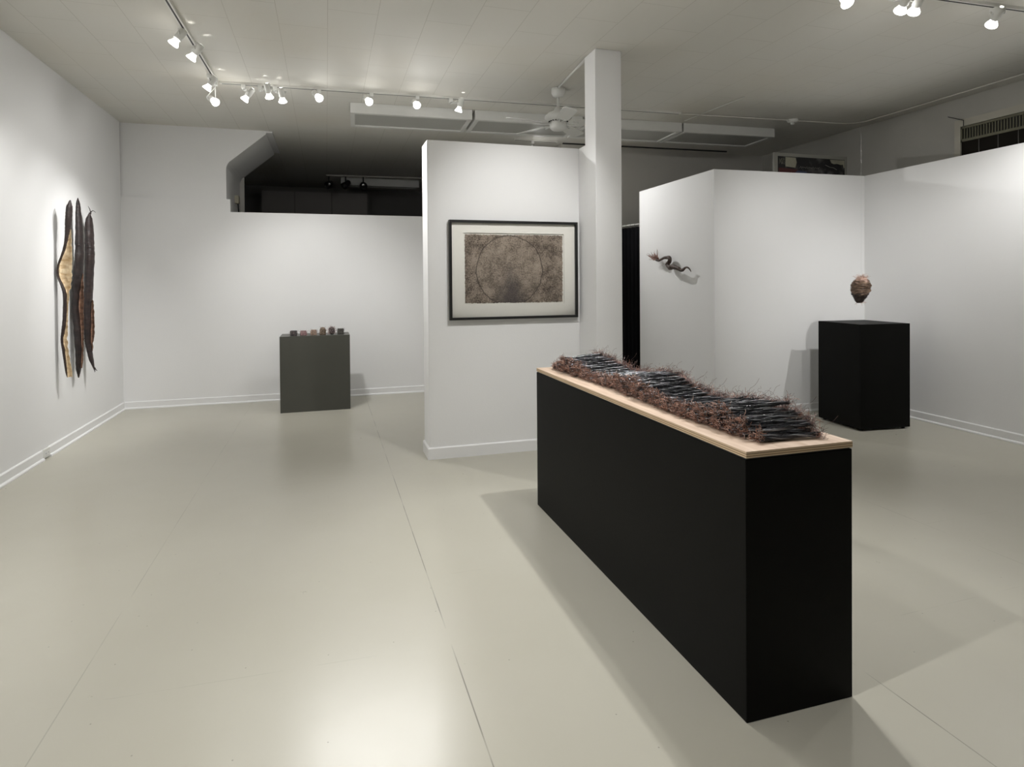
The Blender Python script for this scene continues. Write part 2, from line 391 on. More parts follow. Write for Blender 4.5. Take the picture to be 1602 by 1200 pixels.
# centre wall and column
struct(MB().box(.768, 2.06, 4.83, 5.09, 0, 2.5268).box(2.06, 2.262, 4.655, 5.09, 0, 2.5268), 'wall_center', M['wall'], bevel=.004)
struct(MB().box(2.038, 2.262, 4.44, 4.65, 0, ZC), 'wall_column', M['wall'], bevel=.004)
# angled corner partition on the right
TP = .12; PZ = 2.53
struct(MB().prism([(5.648,5.33),(5.56,3.0),(5.40,-1.0),(5.52,-1.0),(5.68,3.0),(5.77,5.45),(3.89,5.50),(3.92,6.98),(3.80,6.98),(3.775,5.38)], 0, PZ), 'wall_corner_partition', M['wall'])

# baseboards
def baseboard(name, pts, h=.085, d=.014, shoe=True, side=1):
    """pts: polyline on floor along wall face; offset to `side` (left normal*side)"""
    mb = MB()
    P_ = [Vector((*p, 0)) for p in pts]
    def off(dd):
        out = []
        for i, p in enumerate(P_):
            ns = []
            if i > 0: t = (p-P_[i-1]).normalized(); ns.append(Vector((-t.y, t.x, 0))*side)
            if i < len(P_)-1: t = (P_[i+1]-p).normalized(); ns.append(Vector((-t.y, t.x, 0))*side)
            n_ = sum(ns, Vector())/len(ns); n_ = n_/max(n_.length_squared, .2)
            out.append(p+n_*dd)
        return out
    prof = [(0, 0), (d, 0), (d, h-.008), (d-.006, h), (0, h)]
    if shoe: prof = [(0, 0), (d+.014, 0), (d+.014, .010), (d+.008, .018), (d, .021), (d, h-.008), (d-.006, h), (0, h)]
    cols = [off(a) for a, _ in prof]
    vs_ = []; n = len(prof)
    for i in range(len(P_)):
        for k in range(n): vs_.append((cols[k][i].x, cols[k][i].y, prof[k][1]))
    fs = [tuple(range(n)), tuple(reversed(range((len(P_)-1)*n, len(P_)*n)))]
    for i in range(len(P_)-1):
        for k in range(n):
            a = i*n+k; b = i*n+(k+1)%n; fs.append((a, b, b+n, a+n))
    mb.add(vs_, fs)
    return struct(mb, name, M['base'])
baseboard('baseboard_left', [(XL, YF), (XL, 5.78)], side=-1)
baseboard('baseboard_left_2', [(XL, 5.90), (XL, 7.87)], side=-1)
baseboard('baseboard_back', [(XL, 7.87), (3.0, 7.87)], side=-1)
baseboard('baseboard_center', [(2.06, 4.83), (.768, 4.83), (.768, 5.09)], h=.094, shoe=False, side=1)
baseboard('baseboard_right', [(5.40, -1.0), (5.56, 3.0), (5.648, 5.33), (3.775, 5.38), (3.80, 6.98)], h=.085, side=1)

# outlet set in the left baseboard
t = thing('wall_outlet', 'small white power outlet set into the baseboard of the left wall', 'outlet', (XL, 5.84, .012))
MB().box(0, .018, -.057, .057, 0, .072).build('cover_plate', M['white_metal'], t, bevel=.003)
for s_ in (-.025, .025):
    mb = MB().box(.0175, .0195, s_-.014, s_+.014, .018, .054)
    so = mb.build('socket', M['base'], t)
    MB().box(.0195, .0200, s_-.006, s_-.004, .03, .042).box(.0195, .0200, s_+.004, s_+.006, .03, .042).build('slot', M['slot'], so)

# ------------------------------------------------------------------ right wall window with louvred grille
wn = MB().box(XR-.03, XR, 2.0, 4.70, 2.93, 3.0)
wn.box(XR-.03, XR, 4.64, 4.70, 1.0, 2.93)
win = struct(wn, 'window_1', M['p_casing'])
MB().box(XR-.012, XR, 2.0, 4.64, 1.0, 2.775).build('pane', M['brown_glass'], win)
mb = MB()
for i in range(17): mb.box(XR-.018, XR-.008, 4.46-i*.18, 4.468-i*.18, 1.0, 2.775)
mb.build('mullion', M['brown_bar'], win)
mb = MB().box(XR-.026, XR-.006, 2.0, 4.64, 2.905, 2.925).box(XR-.026, XR-.006, 2.0, 4.64, 2.775, 2.80).box(XR-.026, XR-.006, 4.625, 4.64, 2.775, 2.925)
mb.build('grille_frame', M['brass'], win)
mb = MB().box(XR-.008, XR-.001, 2.0, 4.64, 2.80, 2.905); mb.build('grille_back', M['slot'], win)
mb = MB()
for i in range(95): mb.box(XR-.02, XR-.012, 4.60-i*.027, 4.61-i*.027, 2.80, 2.905)
mb.build('grille_slats', M['brass'], win)
mb = MB().tube([(XR-.04, 4.76, 3.06), (XR-.04, 4.60, 2.985), (XR-.04, 4.60, 2.93)], .004, 6)
tag(mb.build('wall_bracket', M['slot']), 'thin black bent wire bracket at the upper corner of the louvred window', 'bracket')

# ------------------------------------------------------------------ long pedestal, board, wire bundles
o = MB().box(0, .4185, 0, 2.0075, 0, .835).build('long_pedestal', M['black_ped'], loc=(1.2551, 1.6296, 0), bevel=.0015)
tag(o, 'long matte black floor pedestal carrying the plywood board and wire bundles', 'pedestal')
bd = MB().box(0, .4185, -.002, 2.0075, 0, .0206)
for i in range(6): bd.mi[i] = 0 if i == 1 else 1
bo = bd.build('plywood_board', [M['ply'], M['ply_edge']], loc=(1.2551, 1.6296, .8405))
tag(bo, 'pale plywood board lying on top of the long black pedestal', 'board')
tag(MB().box(.004, .4125, .004, 2.0035, 0, .0055).build('shade_gap_sheet', M['slot'], loc=(1.2551, 1.6296, .835)), 'thin dark sheet added as the shaded gap between long black pedestal and plywood board', 'shadow gap')  # dark sheet stands in for the shaded gap line under the board
BZ = .8611

rng = random.Random(7)
def curl(mb, p, d, L, r, rg, mi=0, n=7, amp=.35):
    pts = [Vector(p)]; d = Vector(d).normalized(); ax = Vector((rg.uniform(-1,1), rg.uniform(-1,1), rg.uniform(-1,1))).normalized()
    ang = rg.uniform(.15, .75)*rg.choice((-1,1))*amp/.35
    for i in range(n):
        d = (Matrix.Rotation(ang, 3, ax) @ d); d = (d+Vector((rg.uniform(-.2,.2), rg.uniform(-.2,.2), rg.uniform(-.2,.2)))).normalized()
        q = pts[-1]+d*L/n
        pts.append(q)
    mb.tube(pts, r, 3, mi, cap=False)
def stem_mesh(rg):
    mb = MB(); L = .245; ph0 = rg.uniform(0, 6); bend = rg.uniform(-.008, .008); ns = 12
    for k in range(ns):
        R0 = rg.uniform(.0035, .0100); ph = ph0+2*PI*k/ns; tw = rg.uniform(12, 34)
        pts = []
        for i in range(25):
            u = i/24; x = (u-.5)*L; a = ph+tw*x
            env = .8+.7*max(0, abs(u-.5)*2-.6)
            pts.append((x, R0*env*math.cos(a)+bend*math.sin(u*PI)+rg.uniform(-.0006,.0006), .011+R0*env*math.sin(a)*.85+rg.uniform(-.0006,.0006)))
        mb.tube(pts, rg.uniform(.0011, .0023), 5, 0 if rg.random() < .68 else 1)
    return mb
def tuft_mesh(rg, side, dens, reach, up):
    mb = MB()
    for k in range(dens):
        y = rg.uniform(-.008, .008); z = .011+rg.uniform(-.007, .007); x = side*(.115+rg.uniform(-.008, .008))
        d = (side*rg.uniform(.5, 1), rg.uniform(-.7, .7), rg.uniform(-.5, 1.0)*up)
        curl(mb, (x, y, z), d, rg.uniform(.55, 1)*reach, rg.uniform(.0005, .0008), rg, mi=(0, 0, 1, 2)[k % 4], n=7, amp=.55)
    if up > .7:
        for k in range(2): curl(mb, (side*.115, 0, .012), (side*.5, rg.uniform(-.5,.5), .8), rg.uniform(.05, .11), .0005, rg, n=12, amp=.8)
    for i, v in enumerate(mb.v):
        if v[2] < .001: mb.v[i] = (v[0], v[1], .001+abs(v[2])*.15)
    return mb
protos = []
BL = 'bundle of twisted black wire with frayed copper ends, heaped across the plywood board'
for i in range(8):
    rg = random.Random(100+i)
    t = thing('wire_bundle', BL, 'wire bundle', (0,0,0), 0, 'twisted wire bundles heaped in a row on the plywood board')
    stem_mesh(rg).build('twisted_stem', [M['stem'], M['stem_glint']], t, smooth=True)
    tuft_mesh(rg, -1, 27, .040, .35).build('frayed_tuft', [M['copper'], M['wire_dark'], M['wire_pale']], t)
    tuft_mesh(rg, 1, 40, .055, .75).build('frayed_tuft', [M['copper2'], M['wire_dark'], M['copper']], t)
    protos.append(t)
def dup(root):
    r = root.copy(); C.objects.link(r)
    for ch in list(root.children):
        c = ch.copy(); C.objects.link(c); c.parent = r
    return r
placed = []
for (ya, yb_, st, lay) in ((1.70, 3.60, .0235, 0), (1.72, 3.57, .026, 1), (1.76, 3.52, .030, 2), (1.84, 3.45, .042, 3)):
    y = ya
    while y < yb_:
        placed.append((y+rng.uniform(-.003,.003), lay)); y += st*rng.uniform(.85, 1.15)
for idx, (y, lay) in enumerate(placed):
    pr = protos[idx % 8]
    o = pr if idx < 8 else dup(pr)
    hump = .5+.5*math.sin((y-1.62)*8.2)
    xc = 1.468+.010*math.sin(y*5)+rng.uniform(-.012, .012)
    o.location = (xc, y, BZ+.0005+lay*(.012+.014*hump)+rng.uniform(0, .003))
    o.rotation_euler = (rng.uniform(-.3,.3)*(lay > 0), -rng.uniform(.01, .06)*(lay > 0), rng.uniform(-.09, .09)+.08*math.sin(y*6)+.08)
    sc = rng.uniform(.92, 1.04); o.scale = (sc, rng.uniform(.9, 1.1), rng.uniform(.9, 1.1))

# ------------------------------------------------------------------ small pedestal at the back with six objects
PA, PAZ = (-.492, 7.06), .8275
o = MB().box(0, .735, 0, .42, 0, .8275).build('grey_pedestal', M['grey_ped'], loc=(-.492, 7.07, 0), rotz=.0, bevel=.0015)
tag(o, 'low olive grey pedestal against the back wall carrying six small knotted forms', 'pedestal')
def knot_form(px, py, w_, h_, mats_, top, lab, fuzzy=False, seed=0):
    rg = random.Random(seed)
    t = thing('knotted_form', lab, 'sculpture', (px, py, PAZ+.001), rg.uniform(-.15, .15), 'small knotted forms on the grey pedestal')
    mb = MB(); n = 14; rows = 12
    for i in range(rows+1):
        u = i/rows; z = u*h_
        for k in range(n*2):
            a = 2*PI*k/(n*2); c, s = math.cos(a), math.sin(a)
            p_ = 6 if top == 'flat' else (3.2 if top == 'low' else 2.4)
            e = 1/((abs(c)**p_+abs(s)**p_)**(1/p_))
            if top == 'flat': pr = 1 if u < .93 else .9
            elif top == 'dome': pr = 1 if u < .5 else math.sqrt(max(0, 1-((u-.5)/.5)**2))*.85+.15
            elif top == 'ball': pr = math.sqrt(max(0, 1-(2*(u*.94+.03)-1)**2))
            else: pr = 1 if u < .75 else .8
            rr = w_/2*e*pr*(1+.07*noise.noise(Vector((a*3, z*90, seed))))
            mb.v.append((rr*c, rr*s*.9, z))
    m_ = n*2
    for i in range(rows):
        for k in range(m_):
            a = i*m_+k; b = i*m_+(k+1) % m_; mb.f.append((a, b, b+m_, a+m_)); mb.mi.append(0)
    mb.f.append(tuple(reversed(range(m_)))); mb.mi.append(0)
    mb.f.append(tuple(rows*m_+k for k in range(m_))); mb.mi.append(0)
    mb.build('core', mats_[0], t, smooth=True)
    mb = MB()
    for q in range(70 if not fuzzy else 170):
        a = rg.uniform(0, 2*PI); z = rg.uniform(.004, h_*.97); r0 = w_*.5*(.95 if not fuzzy else .8)
        if top in ('dome', 'ball') and z > h_*.5: r0 *= math.sqrt(max(.05, 1-((z/h_-.5)/.5)**2))
        p_ = 5 if top in ('flat', 'low') else 2.4
        c, s = math.cos(a), math.sin(a); e = 1/((abs(c)**p_+abs(s)**p_)**(1/p_))
        d = (c, s, rg.uniform(-.3, .9)) if fuzzy else (-s+rg.uniform(-.4,.4), c, rg.uniform(-.5, .5))
        curl(mb, (r0*e*c, r0*e*s*.9, max(z, .004)), d, rg.uniform(.02, .035), .0011, rg, n=5, amp=.6 if not fuzzy else .3)
    for i, v in enumerate(mb.v):
        if v[2] < .0005: mb.v[i] = (v[0], v[1], .0005)
    mb.build('wire_wrap', mats_[1], t)
kd = mat('dark_grey_knot', (.05, .045, .045), .6, bump=.8, bscale=120, var=.5, vscale=60)
km = mat('mauve_knot', (.26, .15, .155), .6, bump=.8, bscale=120, var=.5, vscale=60)
kt = mat('tan_knot', (.30, .21, .16), .6, bump=.8, bscale=120, var=.5, vscale=60)
kb = mat('brown_knot', (.15, .11, .075), .6, bump=.8, bscale=120, var=.6, vscale=60)
kg = mat('grey_green_knot', (.075, .07, .06), .6, bump=.8, bscale=120, var=.6, vscale=60)
lt = mat('pale_pink_wire', (.45, .33, .31), .5)
knot_form(-.352, 7.165, .068, .056, (kd, M['copper2']), 'flat', 'dark cube-shaped knotted form at the left end of the row on the grey pedestal', seed=1)
knot_form(-.248, 7.175, .070, .052, (km, lt), 'low', 'pinkish mauve low knotted form, second from left on the grey pedestal', seed=2)
knot_form(-.142, 7.185, .068, .058, (kt, kt), 'low', 'tan knotted form with a flat pale top, third from left on the grey pedestal', seed=3)
knot_form(-.045, 7.19, .068, .085, (kb, lt), 'dome', 'tall dome-topped brown knotted form on the grey pedestal', seed=4)
knot_form(.052, 7.20, .070, .085, (kd, lt), 'ball', 'bristly ball-shaped wire form, second from right on the grey pedestal', True, seed=5)
knot_form(.148, 7.21, .066, .062, (kg, kd), 'flat', 'grey green cube-shaped knotted form at the right end of the grey pedestal', seed=6)

# ------------------------------------------------------------------ tall black pedestal in the right corner
t = thing('square_pedestal', 'tall square black pedestal standing in the right corner under the hanging head', 'pedestal', (4.68, 4.46, 0), math.radians(-5))
MB().box(0, .535, 0, .56, .018, .985).build('body', M['black_ped'], t, bevel=.0015)
for x, y in ((.04,.04),(.495,.04),(.04,.52),(.495,.52)):
    MB().lathe([(.016,0),(.016,.006),(.006,.008),(.006,.02)], 12, Matrix.Translation((x,y,0))).build('levelling_foot', M['black_metal'], t)

# hanging head of twined fibre
HP = Vector((4.982, 4.75, 1.169))
t = thing('head_sculpture', 'shaggy brown twined fibre head hanging on a thin wire above the tall black pedestal', 'sculpture', tuple(HP))
prof = [(.026,.001),(.039,.015),(.052,.035),(.068,.058),(.083,.080),(.094,.105),(.102,.140),(.104,.165),(.098,.190),(.084,.212),(.066,.230),(.042,.246),(.010,.254)]
def headr(u):
    x = u*(len(prof)-1); i = min(int(x), len(prof)-2); f = x-i
    return prof[i][0]*(1-f)+prof[i+1][0]*f, prof[i][1]*(1-f)+prof[i+1][1]*f
mb = MB(); rows, n = 60, 48
for i in range(rows+1):
    r, z = headr(i/rows)
    for k in range(n):
        a = 2*PI*k/n
        q = Vector((math.cos(a)*1.6, math.sin(a)*1.6, z*28+.5*math.sin(a*2)))
        rr = r*(1+.20*noise.noise(q)+.16*noise.noise(Vector((q.x*2, q.y*2, z*70))))
        mb.v.append((rr*.80*math.cos(a)+.016*(z-.12)/.12, rr*math.sin(a)*.80, z))
for i in range(rows):
    for k in range(n):
        a = i*n+k; b = i*n+(k+1) % n; mb.f.append((a,b,b+n,a+n)); hh_ = i+13*noise.noise(Vector((math.cos(2*PI*k/n)*2, math.sin(2*PI*k/n)*2, i*.3))); mb.mi.append(0 if hh_ < 20 else (1 if hh_ < 44 else 2))
mb.f.append(tuple(reversed(range(n)))); mb.mi.append(0); mb.f.append(tuple(rows*n+k for k in range(n))); mb.mi.append(2)
mb.build('twined_body', [M['nest_dark'], M['nest_mid'], M['nest_pink']], t, smooth=True)
rg = random.Random(3)
mb = MB()
for q in range(420):       # wrapping strands
    u = rg.uniform(.08, .86); r, z = headr(u); a0 = rg.uniform(0, 2*PI); ln = rg.uniform(.5, 1.4); pts = []
    tilt = rg.uniform(-.012, .012); ro = rg.uniform(.98, 1.12)
    for i in range(8):
        a = a0+ln*i/7; pts.append((r*ro*.80*math.cos(a)+.016*(z-.12)/.12, r*ro*math.sin(a)*.80, z+tilt*i/7+rg.uniform(-.002,.002)))
    mb.tube(pts, rg.uniform(.0009, .002), 4, 0 if u < .42 else (1 if u < .75 else rg.choice((1, 2))), cap=False)
mb.build('wrapping_strands', [M['nest_dark'], M['nest_mid'], M['nest_pink']], t)
mb = MB()
for q in range(110):
    a = rg.uniform(0, 2*PI); r = rg.uniform(0, .05); curl(mb, (r*math.cos(a)+.02, r*math.sin(a), .235), (math.cos(a)*.5, math.sin(a)*.5, 1), rg.uniform(.03, .06), .0009, rg, n=5, amp=.2)
for q in range(26):
    a = rg.uniform(0, 2*PI); curl(mb, (.03*math.cos(a), .03*math.sin(a), .012), (math.cos(a)*.9, math.sin(a)*.9, -1), rg.uniform(.02, .045), .0007, rg, n=5, amp=.2)
mb.build('loose_fibres', M['nest_pink'], t)
MB().tube([(.01, 0, .25), (.01, 0, ZC-1.169)], .0003, 5).build('hanging_wire', M['steel'], t)

# ------------------------------------------------------------------ serpentine root sculpture on the side partition
# local frame: x runs along the wall towards the camera, y points out of the wall, z up
ang = math.atan2(5.38-6.98, 3.775-3.80)
t = thing('serpentine_root', 'thin winding dark root with a splayed reddish tuft, mounted on the narrow right partition', 'sculpture', (3.80, 6.98, 1.40), ang)
pts = [(.60,.245),(.64,.234),(.68,.248),(.73,.264),(.79,.266),(.835,.262),(.856,.238),(.835,.212),(.79,.195),(.79,.178),(.825,.164),(.87,.148),(.92,.152),(.97,.158),(1.02,.148),(1.075,.133),(1.12,.113),(1.15,.125),(1.18,.142),(1.215,.140),(1.25,.120),(1.278,.097)]
rad = [.011,.010,.012,.015,.017,.019,.020,.020,.020,.020,.020,.023,.024,.024,.022,.019,.016,.013,.010,.008,.006,.003]
def cr(P_, k=4):
    out = []
    for i in range(len(P_)-1):
        p0, p1, p2, p3 = P_[max(i-1,0)], P_[i], P_[i+1], P_[min(i+2, len(P_)-1)]
        for j in range(k):
            u = j/k
            out.append([.5*((2*b)+(-a+c)*u+(2*a-5*b+4*c-d)*u*u+(-a+3*b-3*c+d)*u**3) for a, b, c, d in zip(p0,p1,p2,p3)])
    out.append(list(P_[-1])); return out
P4 = cr([(x, z, r) for (x, z), r in zip(pts, rad)])
# sides: wall face normal towards the room is local -y here
OUT = -1
mb = MB(); mb.tube([(x, OUT*(.085+.02*math.sin(x*14)), z) for x, z, r in P4], [r*1.15*(1+.2*noise.noise(Vector((x*40, z*40, 0)))) for x, z, r in P4], 12)
mb.build('winding_stem', M['snake'], t, smooth=True)
rg = random.Random(11); mb = MB()
for q in range(34):
    a = rg.uniform(0, 1); tx = .40+.14*rg.random(); tz = .365-.11*a-.05*rg.random()+.02
    p0 = Vector((.615, OUT*.085, .243)); p3 = Vector((tx+.0, OUT*(.085+rg.uniform(-.05,.05)), tz)); P_ = []
    for i in range(7):
        u = i/6; p = p0.lerp(p3, u); p.z += .012*math.sin(u*PI*1.5+q)+rg.uniform(-.002,.002); p.y += .008*math.sin(u*5+q); P_.append(p)
    mb.tube(P_, [.006,.005,.0045,.004,.003,.0022,.001], 5)
mb.build('splayed_tuft', M['root_tip'], t, smooth=True)
MB().tube([(.87, OUT*.08, .150), (.87, 0, .150)], .003, 6).tube([(.70, OUT*.085, .252), (.70, 0, .252)], .003, 6).build('mounting_pin', M['steel'], t)

# ------------------------------------------------------------------ three husk sculptures on the left wall
def husk(lab, rows, yc, mats_, tendrils, seed, pins):
    """rows: (z, x_left, x_mid, x_right); the husk spans left..mid, its opened lining mid..right"""
    t = thing('husk_sculpture', lab, 'sculpture', (XL, yc, 0))
    R4 = [(z, a-XL, b-XL, c-XL) for z, a, b, c in cr([list(map(float, r)) for r in rows], 8)]
    mb = MB(); n = 24
    for i, (z, a, b, c) in enumerate(R4):
        hw = max((b-a)/2, .003)*min(1, .3+min(i, len(R4)-1-i)*.12); cx = (a+b)/2; hy = min(max(hw*2, .03), .06)*min(1, .25+min(i, len(R4)-1-i)*.12)
        for k in range(n):
            th = 2*PI*k/n; q = Vector((math.cos(th)*1.2, math.sin(th)*1.2, z*14+seed*7))
            rr = 1+.10*noise.noise(q)+.05*noise.noise(Vector((q.x*2, q.y*2, z*90)))+.035*math.sin(z*260+4*noise.noise(Vector((z*9, th, seed))))
            mb.v.append((cx+hw*math.cos(th)*rr, hy*math.sin(th)*rr, z))
    for i in range(len(R4)-1):
        for k in range(n):
            q = i*n+k; r = i*n+(k+1) % n; mb.f.append((q, r, r+n, q+n)); mb.mi.append(0)
    mb.f.append(tuple(range(n))); mb.mi.append(0); mb.f.append(tuple((len(R4)-1)*n+k for k in range(n))); mb.mi.append(0)
    mb.build('husk', mats_[0], t, smooth=True)
    mb = MB(); m_ = 12; th_ = .003; W_ = 2*(m_+1)
    for (z, a, b, c) in R4:
        b2 = b-.12*(b-a)
        for k in range(m_+1):
            u = k/m_; x = b2+(c-b2)*u + .010*noise.noise(Vector((z*30, u*2, seed+5)))*u*(c-b > .01)
            y = -.006*(1-u)+.030*math.sin(u*PI)*min(1, (c-b)/.04)+.010*noise.noise(Vector((u*6, z*25, seed)))
            mb.v.append((x, y, z))
        for k in range(m_+1):
            v = mb.v[-(m_+1)]; mb.v.append((v[0], v[1]+th_, v[2]))
    for i in range(len(R4)-1):
        if max(R4[i][3]-R4[i][2], R4[i+1][3]-R4[i+1][2]) < .008: continue
        for k in range(m_):
            a = i*W_+k; mb.f.append((a, a+1, a+1+W_, a+W_)); mb.mi.append(0)
            a += m_+1; mb.f.append((a, a+W_, a+1+W_, a+1)); mb.mi.append(0)
        a = i*W_+m_; mb.f.append((a, a+m_+1, a+m_+1+W_, a+W_)); mb.mi.append(0)
        a = i*W_; mb.f.append((a, a+W_, a+m_+1+W_, a+m_+1)); mb.mi.append(0)
    mb.build('lining', mats_[1], t, smooth=True)
    for T_ in tendrils or ():
        Q = cr(T_, 4)
        MB().tube([(x-XL, y, z) for x, y, z in Q], [.006*(1-.75*i/(len(Q)-1)) for i in range(len(Q))], 6).build('tendril', mats_[0], t, smooth=True)
    for z in pins:
        r = min(R4, key=lambda q: abs(q[0]-z))
        MB().tube([(0, .01, r[0]), ((r[1]+r[2])/2, .01, r[0])], .003, 6).build('mounting_pin', M['steel'], t)
    return t
H1 = [(2.128, -2.095, -2.066, -2.066), (2.054, -2.109, -2.067, -2.067), (1.946, -2.117, -2.075, -2.074), (1.838, -2.122, -2.092, -2.079), (1.745, -2.131, -2.11, -2.077), (1.668, -2.148, -2.132, -2.075), (1.606, -2.168, -2.156, -2.075), (1.529, -2.185, -2.171, -2.076), (1.468, -2.179, -2.164, -2.079), (1.406, -2.159, -2.138, -2.085), (1.329, -2.145, -2.117, -2.1), (1.175, -2.145, -2.119, -2.11), (1.052, -2.154, -2.127, -2.114), (0.944, -2.163, -2.145, -2.118), (0.851, -2.154, -2.136, -2.113), (0.758, -2.142, -2.129, -2.101), (0.681, -2.133, -2.122, -2.09), (0.619, -2.126, -2.118, -2.083)]
H2 = [(2.188, -2.137, -2.128, -2.128), (2.123, -2.146, -2.117, -2.117), (1.977, -2.151, -2.105, -2.105), (1.814, -2.153, -2.1, -2.1), (1.65, -2.158, -2.098, -2.098), (1.487, -2.175, -2.109, -2.1), (1.324, -2.183, -2.133, -2.1), (1.161, -2.186, -2.137, -2.102), (0.997, -2.177, -2.125, -2.104), (0.833, -2.171, -2.123, -2.108), (0.67, -2.167, -2.129, -2.12), (0.569, -2.161, -2.138, -2.138)]
H3 = [(2.087, -2.136, -2.115, -2.115), (2.002, -2.158, -2.105, -2.105), (1.831, -2.163, -2.097, -2.097), (1.695, -2.165, -2.093, -2.093), (1.49, -2.171, -2.104, -2.104), (1.319, -2.178, -2.113, -2.113), (1.183, -2.184, -2.125, -2.103), (1.081, -2.185, -2.126, -2.101), (0.944, -2.181, -2.131, -2.103), (0.841, -2.174, -2.13, -2.115), (0.721, -2.152, -2.117, -2.117), (0.6, -2.115, -2.098, -2.098)]
T3 = [[(-2.116, 0.0, 2.07), (-2.122, 0.0, 2.112), (-2.137, 0.0, 2.146)], [(-2.121, 0.0, 2.07), (-2.112, 0.0, 2.095), (-2.096, 0.0, 2.104), (-2.077, 0.0, 2.088)], [(-2.106, 0.0, 0.626), (-2.095, 0.0, 0.604), (-2.083, 0.0, 0.593)], [(-2.109, 0.0, 0.618), (-2.104, 0.0, 0.592), (-2.105, 0.0, 0.58)]]
husk('wavy dark husk split open on a golden lining, nearest the camera on the left wall', H1, 6.102, (M['husk2'], M['gold']), None, 1, ())
husk('straight dark wrinkled husk with a rust brown slit, middle of three on the left wall', H2, 6.428, (M['husk'], M['rust']), None, 2, ())
husk('dark husk with curling thread-like tips, farthest of three along the left wall', H3, 6.689, (M['husk2'], M['rust']), T3, 3, ())

# ------------------------------------------------------------------ framed print on the centre wall
FX0, FX1, FZ0, FZ1 = .933, 2.028, 1.100, 1.898
fc = ((FX0+FX1)/2, 4.83, (FZ0+FZ1)/2)
t = thing('framed_print', 'black framed brown etching of a circle, in a wide cream mat on the centre wall', 'picture', (fc[0], fc[1], fc[2]))
hw, hh = (FX1-FX0)/2, (FZ1-FZ0)/2
fb = .020
mb = MB().box(-hw, hw, -.042, 0, hh-fb, hh).box(-hw, hw, -.042, 0, -hh, -hh+fb).box(-hw, -hw+fb, -.042, 0, -hh+fb, hh-fb).box(hw-fb, hw, -.042, 0, -hh+fb, hh-fb)
mb.build('frame', M['frame_black'], t, bevel=.0015)
# print area in local coordinates
pz0, pz1, px0, px1 = 1.232-fc[2], 1.786-fc[2], 1.064-fc[0], 1.900-fc[0]
mb = MB()
w0 = .012
mb.box(-hw+fb, hw-fb, -.016, -.010, pz1+w0, hh-fb).box(-hw+fb, hw-fb, -.016, -.010, -hh+fb, pz0-w0)
mb.box(-hw+fb, px0-w0, -.016, -.010, pz0-w0, pz1+w0).box(px1+w0, hw-fb, -.016, -.010, pz0-w0, pz1+w0)
mb.build('mat_board', M['mat_board'], t)
MB().box(-hw+fb, hw-fb, -.006, -.002, -hh+fb, hh-fb).build('backing_board', M['mat_board'], t)
# deckled paper
mb = MB(); rg = random.Random(5); N_ = 90
ring = []
for i in range(N_): u = i/N_; ring.append((px0+(px1-px0)*u, pz0+rg.uniform(-.003,.003)))
for i in range(60): u = i/60; ring.append((px1+rg.uniform(-.003,.003), pz0+(pz1-pz0)*u))
for i in range(N_): u = i/N_; ring.append((px1+(px0-px1)*u, pz1+rg.uniform(-.004,.003)))
for i in range(60): u = i/60; ring.append((px0+rg.uniform(-.003,.003), pz1+(pz0-pz1)*u))
mb.prism_y(ring, -.009, -.006)
mb.build('etching', M['print'], t)
MB().box(-hw+fb, hw-fb, -.030, -.028, -hh+fb, hh-fb).build('glass', M['glass'], t)

# shallow panel on back wall, seen edge-on beside the centre wall
o = MB().box(0, .55, -.03, 0, 0, .62).build('wall_panel', M['base'], loc=(1.195, 7.87, 1.27), bevel=.002)
tag(o, 'thin white panel on the back wall, only its edge showing left of the centre wall', 'panel')

# ------------------------------------------------------------------ black curtain in the gap
t = thing('black_curtain', 'floor-length black curtain closing the gap right of the column', 'curtain', (3.86, 6.995, 0), math.radians(13))
mb = MB(); n = 70; Lc = .60
for j, z in enumerate((.01, .7, 1.4, 2.10)):
    for i in range(n+1):
        u = i/n; mb.v.append((.022*math.sin(u*2*PI*8+.3*j)+.003, u*Lc, z))
for j in range(3):
    for i in range(n):
        a = j*(n+1)+i; mb.f.append((a, a+1, a+n+2, a+n+1)); mb.mi.append(0)
cl = mb.build('drape', M['curtain'], t, smooth=True)
sm = cl.modifiers.new('thickness', 'SOLIDIFY'); sm.thickness = .004
t = thing('curtain_rod', 'thin white curtain rod above the black curtain', 'curtain rod', (3.86, 6.995, 2.13), math.radians(13))
MB().tube([(0, 0, 0), (0, .625, 0)], .010, 10).build('rod', M['white_metal'], t, smooth=True)
for i in range(7):
    MB().lathe([(.014,-.003),(.018,-.003),(.018,.003),(.014,.003),(.014,-.003)], 12, Matrix.Translation((0, .06+i*.085, -.006)) @ Matrix.Rotation(PI/2, 4, 'X'), cap=False).build('curtain_ring', M['steel'], t)

# ------------------------------------------------------------------ ceiling things
def rail(name, lab, a, b, w_=.034, h_=.02, slot=True, m_='track'):
    a = Vector((*a, ZC)); b = Vector((*b, ZC)); L = (b-a).length; r = math.atan2(b.y-a.y, b.x-a.x)
    t = thing(name, lab, 'track', (a.x, a.y, ZC), r)
    MB().box(0, L, -w_/2, w_/2, -h_, 0).build('rail_body', M[m_], t)
    if slot: MB().box(.02, L-.02, -.006, .006, -h_-.0008, -h_+.001).build('rail_slot', M['slot'], t)
    return t
rail('lighting_track', 'white lighting track on the ceiling running parallel to the left wall', (-1.03, .2), (-.925, 6.04))
rail('lighting_track', 'white lighting track crossing the ceiling in front of the fluorescent fixtures', (-.90, 6.07), (3.7, 5.875))
rail('lighting_track', 'white lighting track on the ceiling at the upper right of the view', (1.0, 3.13), (5.2, 2.98))
rail('lighting_track', 'thin dark lighting track near the right rear wall, ending in a small cap', (3.0, 7.57), (5.44, 7.46), slot=False, h_=.015, w_=.025, m_='slot')
rail('lighting_track', 'short lighting track hidden behind the centre wall', (2.3, 7.5), (2.9, 7.5))
